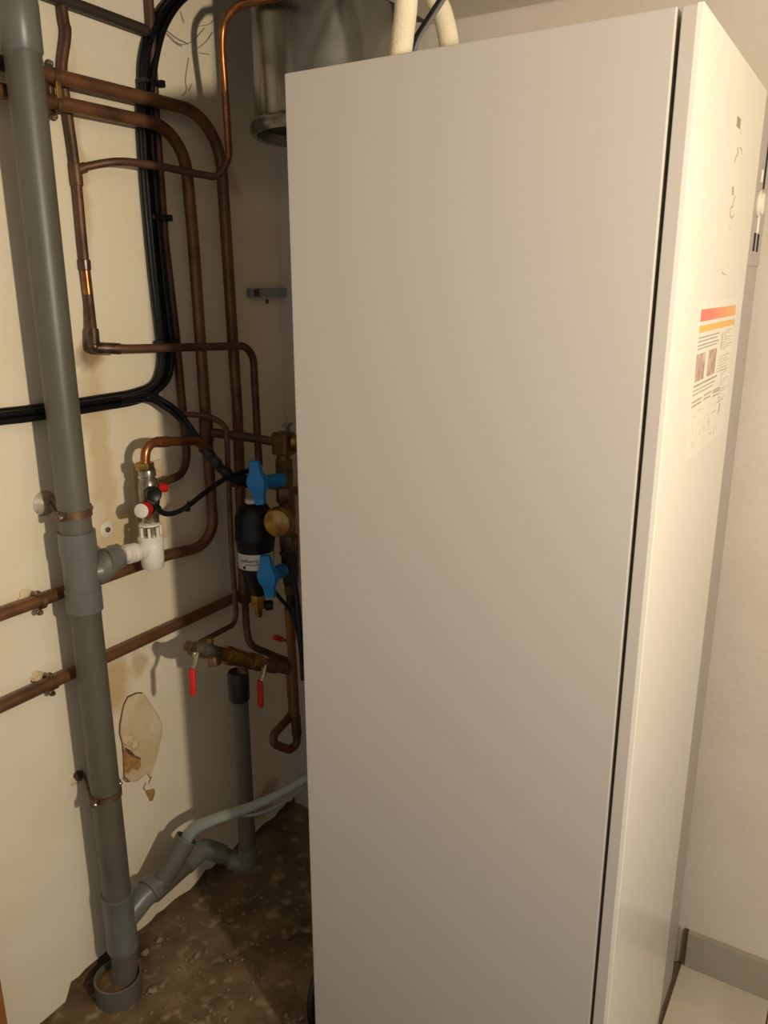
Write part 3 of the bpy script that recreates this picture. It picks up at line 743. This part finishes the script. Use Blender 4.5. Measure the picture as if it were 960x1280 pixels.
xs_ = [v.co.x for v in tm.vertices]; cxm = (min(xs_)+max(xs_))/2
for v in tm.vertices:
    a = camdir + (v.co.x-cxm)/lr - .42
    v.co = V((FX+math.cos(a)*(lr+.0011), FY+math.sin(a)*(lr+.0011), Z0+(Z1-Z0)*.50+v.co.y))
tm.materials.clear(); tm.materials.append(dark_m); tm.name = 'label_text'
o = bpy.data.objects.new('label_text', tm); COL.objects.link(o); o.parent = lab
b = B()
for (u0, u1, z, h) in ((-.6, .75, .36, .0012), (-.75, -.62, .16, .007)):
    for k in range(8):
        a = camdir+u0+(u1-u0)*(k+.5)/8
        b.box((FX+math.cos(a)*(lr+.0008), FY+math.sin(a)*(lr+.0008), Z0+(Z1-Z0)*z), (.0006, lr*(u1-u0)/8*1.02, h), ax=[(math.cos(a), math.sin(a), 0), (-math.sin(a), math.cos(a), 0), (0, 0, 1)])
b.build('label_line', dark_m, lab)

# ------------------------------------------------------------ brass valve column with blue handles
YM = 1.225
mv = thing('valve_column', at(360, 760, YM), 'brass valve column with two blue butterfly handles beside the cabinet', 'valve')
MX = at(358, 650, YM).x
zm = lambda y: at(358, y, YM-.02).z
b = B().box((MX, YM, (zm(542)+zm(571))/2), (.042, .046, zm(542)-zm(571)), bev=.006); b.build('tee_body', brass_dull, mv)
B().lathe([(.019, 0), (.0215, .003), (.0215, .016), (.017, .02), (.012, .021)], (MX+.012, YM-.020, zm(556)), (.25, -1, 0), 24).build('gauge_cap', brass, mv)
B().lathe([(.006, 0), (.006, .012), (.010, .013), (.010, .020), (.004, .021)], (MX+.018, YM, zm(543)), (0, 0, 1), 6).build('vent', steel, mv)
B().box((MX+.018, YM, zm(534)), (.034, .008, .006), bev=.001).build('vent_key', steel, mv)
b = B().lathe([(.0165, zm(578)), (.0165, zm(570))], (MX-.002, YM, 0), (0, 0, 1), 18); b.lathe([(.0235, zm(590)), (.0235, zm(577))], (MX-.002, YM, 0), (0, 0, 1), 6, .2)
b.lathe([(.018, zm(612)), (.0215, zm(604)), (.0215, zm(590))], (MX, YM, 0), (0, 0, 1), 18); b.build('upper_valve', brass_dull, mv)
B().lathe([(.0225, zm(632)), (.0235, zm(630)), (.0235, zm(614)), (.0225, zm(612))], (MX, YM, 0), (0, 0, 1), 6, .5).build('union_nut', brass_dull, mv)
b = B().lathe([(.016, zm(690)), (.019, zm(676)), (.021, zm(640)), (.019, zm(630))], (MX+.004, YM, 0), (0, 0, 1), 20); b.build('column', brass_dull, mv)
B().lathe([(.0235, zm(694)), (.0245, zm(692)), (.0245, zm(676)), (.0235, zm(674))], (MX+.006, YM, 0), (0, 0, 1), 6, .4).build('union_nut', brass_dull, mv)
B().lathe([(.014, zm(744)), (.0185, zm(738)), (.021, zm(725)), (.022, zm(700)), (.019, zm(692))], (MX+.008, YM, 0), (0, 0, 1), 20).build('lower_valve', conduit_m, mv)
B().lathe([(.0165, zm(750)), (.0165, zm(736))], (MX+.006, YM, 0), (0, 0, 1), 6).build('union_nut', brass_dull, mv)
B().lathe([(.011, zm(790)), (.0135, zm(768)), (.0135, zm(750))], (MX+.008, YM, 0), (0, 0, 1), 16).build('rubber_sleeve', blackrub, mv)
# big nut that joins the filter
b = B().lathe([(.026, -.012), (.034, -.008), (.0365, -.002), (.0365, .012), (.0335, .015), (.0335, .022), (.028, .025)], at(350, 651, 1.190), V((-1, -.30, 0)), 28)
b.build('filter_nut', brass, mv)
def butterfly(c, s, tilt, stem_from):
    """a wing handle: raised centre and two tapering wings"""
    prof = [(-.052, .0085), (-.046, .011), (-.026, .0125), (-.012, .019), (0, .021), (.012, .019), (.026, .0125), (.046, .011), (.052, .0085)]
    f = V((-.93, -.36, 0)).normalized(); sd = V((-f.y, f.x, 0)); up = V((0, 0, 1))
    up2 = (up*math.cos(tilt)+sd*math.sin(tilt)).normalized(); sd2 = up2.cross(f)
    b = B(); rows = []
    for h, wd in prof:
        th = .009 if abs(h) > .02 else .014
        lift = .010*(1-min(1, abs(h)/.03))
        rows.append([b.bm.verts.new(c+up2*h*s+sd2*wd*1.35*s*q+f*(lift*0+e)) for q, e in ((-1, 0), (-.75, th), (.75, th), (1, 0), (.75, -.006), (-.75, -.006))])
    for p, q in zip(rows, rows[1:]):
        for k in range(6): b.bm.faces.new((p[k], p[(k+1) % 6], q[(k+1) % 6], q[k]))
    b.bm.faces.new(rows[0]); b.bm.faces.new(rows[-1][::-1])
    h = b.build('blue_handle', blue_pl, mv, 50)
    d = stem_from-c
    B().lathe([(.013, .0), (.0135, d.length*.35), (.0165, d.length*.4), (.0165, d.length*.72), (.018, d.length*.75), (.018, d.length*.98), (.012, d.length)], c, d, 20).build('handle_boss', blue_pl, h)
butterfly(at(322, 603, 1.205), 1.0, -.10, at(351, 600, 1.218))
butterfly(at(335, 720, 1.190), 1.02, -.08, at(353, 713, 1.222))
# black hose curling below
P = [at(335, 724, 1.222), at(344, 740, 1.212), at(352, 750, 1.20), at(362, 762, 1.19), at(372, 790, 1.17), at(378, 830, 1.15)]
tag(B().tube(spline(P, 8), .005, 12).build('black_cable', blackcab), 'black cable curling from the lower blue handle behind the cabinet edge', 'cable')
P = [at(352, 690, 1.19), at(364, 712, 1.18), at(371, 745, 1.17), at(376, 800, 1.16), at(379, 850, 1.15)]
tag(B().tube(spline(P, 8), .0065, 12).build('black_cable', blackrub), 'thicker black hose running down between brass column and cabinet', 'hose')
rk = thing('drain_cock', at(352, 799, 1.24), 'small red handled cock half hidden behind the copper U bend', 'valve')
B().lathe([(.004, 0), (.007, .004), (.008, .03), (.007, .034)], at(342, 796, 1.24), at(358, 801, 1.235)-at(342, 796, 1.24), 14).build('red_grip', red_pl, rk)
B().tube([at(356, 800, 1.236), at(368, 804, 1.23)], .004, 10).build('stem', brass_dull, rk)

# ------------------------------------------------------------ filling valve with red levers
YV = 1.205
fv = thing('filling_valve', at(290, 830, YV), 'brass filling valve between two ball valves with red levers', 'valve')
vl, vr = at(236, 808, YV), at(366, 838, YV)
vd = (vr-vl); VL = vd.length
def vat(px): # point on the valve axis at an image column
    t = (px-236)/(366-236); return vl+vd*t
def seg(name, x0, x1, prof, m, sg=20, rot=0.0):
    p, q = vat(x0), vat(x1); Ls = (q-p).length
    return B().lathe([(r, h*Ls) for r, h in prof], p, q-p, sg, rot).build(name, m, fv)
seg('end_nut', 234, 241, [(.011, 0), (.013, .1), (.013, .9), (.011, 1)], brass_dull, 6)
seg('ball_valve', 240, 262, [(.012, 0), (.014, .1), (.019, .4), (.019, .6), (.0145, .9), (.0145, 1)], steel)
seg('union_nut', 260, 268, [(.016, 0), (.018, .1), (.018, .9), (.016, 1)], brass_dull, 6)
seg('filter_body', 266, 281, [(.015, 0), (.0165, .2), (.0165, .8), (.019, 1)], brass)
seg('centre_body', 276, 314, [(.019, 0), (.022, .08), (.022, .2), (.020, .22), (.020, .5), (.0185, .55), (.0185, .8), (.0205, .82), (.0205, 1)], brass)
seg('union_nut', 311, 322, [(.0195, 0), (.021, .1), (.021, .9), (.019, 1)], brass, 6, .3)
seg('ball_valve', 320, 350, [(.013, 0), (.014, .2), (.019, .4), (.019, .65), (.0145, .85), (.0145, 1)], brass_dull)
seg('end_nut', 347, 358, [(.0145, 0), (.016, .1), (.016, .9), (.0145, 1)], brass_dull, 6)
for x, k in ((262, .9), (264, 1)):
    pass
B().lathe([(.014, 0), (.0155, .002), (.0155, .02), (.012, .022)], vat(262)+V((0, .0, -.010)), V((0, -.2, -1)), 18).build('test_port', brass_dull, fv)
B().lathe([(.010, 0), (.010, .024)], vat(260)+V((0, .004, .010)), V((0, 0, 1)), 14).build('test_port', brass_dull, fv)
B().lathe([(.013, 0), (.013, .024)], vat(297)+V((0, 0, -.014)), V((0, 0, -1)), 16).build('discharge_neck', brass_dull, fv)
for sx, sy, tx, ty in ((245, 818, 240, 838), (330, 834, 325, 853)):
    hub = at(sx, sy, YV-.026); t0_, t1_ = at(tx, ty, YV-.034), at(tx+1, ty+31, YV-.034)
    B().lathe([(.007, 0), (.0075, .003), (.0075, .006), (.004, .008)], hub+V((0, .004, 0)), (-.2, -1, 0), 6).build('lever_nut', steel, fv)
    B().lathe([(.006, 0), (.006, .02)], hub+V((0, .02, 0)), (0, -1, 0), 12).build('stem', brass_dull, fv)
    d = (t0_-hub); x_, y_, z_ = basis(d)
    b = B().tube([hub+V((.002, 0, .004)), (hub+t0_)/2+V((.001, -.003, 0)), t0_], [.0075, .006, .005], 8, flat=.5); 
    lev = b.build('lever', steel, fv)
    b = B().tube([t0_+V((0, 0, .004)), t0_+(t1_-t0_)*.12, t0_+(t1_-t0_)*.5, t0_+(t1_-t0_)*.9, t1_], [.007, .0088, .0078, .0086, .005], 12, flat=.75)
    b.build('red_grip', red_pl, lev)
# discharge pipe: black rubber funnel, grey pipe to the floor and along to the stack
dp = thing('discharge_pipe', at(312, 1085, 1.25), 'grey plastic discharge pipe from the black funnel down and across to the stack', 'drain pipe')
YD = YV+.012
ptop = vat(301)
dx0 = at(301, 850, YD); dz = lambda y: at(308, y, YD-.015).z
DX = at(304, 960, YD).x
B().lathe([(.0245, dz(874)), (.0255, dz(872)), (.0265, dz(842)), (.0225, dz(838)), (.018, dz(839))], (DX, YD, 0), (0, 0, 1), 26).build('rubber_funnel', blackrub, dp)
ze = at(314, 1080, YD).z
pd_ = [V((DX, YD, dz(872))), V((DX, YD, ze)), at(292, 1076, 1.26)]
low = [V((DX, YD, dz(868))), V((DX, YD, ze+.005)), at(286, 1075, 1.265), at(256, 1060, 1.315), at(238, 1078, 1.318), at(208, 1112, 1.315)]
B().tube(fillet(low[:2]+[V((DX, YD, ze+.03))], 0) if False else [V((DX, YD, dz(868))), V((DX, YD, ze+.03))], .0215, 24).build('pipe', pvc, dp)
B().tube(fillet([V((DX, YD, ze+.06)), V((DX, YD, ze)), at(289, 1074, 1.262)], .035), .0245, 24).build('elbow', pvc_fit, dp)
B().tube([at(300, 1077, 1.245), at(262, 1062, 1.312)], .0205, 22).build('pipe', pvc, dp)
el = fillet([at(279, 1068, 1.285), at(254, 1059, 1.325), at(232, 1082, 1.325)], .03)
B().tube(el, .0245, 24).build('elbow', pvc_fit, dp)
B().tube([at(240, 1075, 1.325), at(192, 1118, 1.318)], .0215, 22).build('pipe', pvc, dp)
# open cut pipe with the condensate hose hanging in it
oc = thing('open_pipe', at(200, 1102, 1.295), 'short grey plastic pipe with open upper end, plugged into the stack wye', 'drain pipe')
p0, p1, p2 = at(191, 1112, 1.296), at(204, 1097, 1.290), at(233, 1048, 1.266)
d1 = p1-p0; d2 = p2-p1
B().lathe([(.0245, 0), (.0245, d1.length+.01)], p0, d1, 26).build('pipe_stub', pvc, oc)
B().lathe([(.0235, -.004), (.0265, -.004), (.0268, d2.length), (.0245, d2.length), (.0235, d2.length*.1), (.0235, -.004)], p1, d2, 28, cap=False).build('open_sleeve', pvc, oc)
for p in (p1, p2): B().lathe([(.0262, -.0015), (.0275, -.0015), (.0275, .0015), (.0245 if p is p2 else .0262, .0015)], p, d2, 28, cap=False).build('rim', pvc_fit, oc)
hs = thing('condensate_hose', at(380, 980, 1.0), 'limp pale grey hose drooping from behind the cabinet into the open pipe', 'hose')
P = [at(219, 1072, 1.276), at(232, 1050, 1.266), at(243, 1036, 1.245), at(268, 1024, 1.20), at(310, 1010, 1.13), at(350, 992, 1.06), at(385, 972, 1.0), at(425, 950, .95)]
S_ = spline(P, 8)
B().tube(S_, [.020-.010*min(1, i/40) for i in range(len(S_))], 16, flat=.8).build('hose', hosegrey, hs)
P = [at(296, 1017, 1.155), at(310, 1019, 1.13), at(325, 1016, 1.105), at(345, 1008, 1.075), at(368, 993, 1.04), at(395, 974, .99)]
B().tube(spline(P, 6), .0045, 10).build('seam_strip', hosegrey, hs)
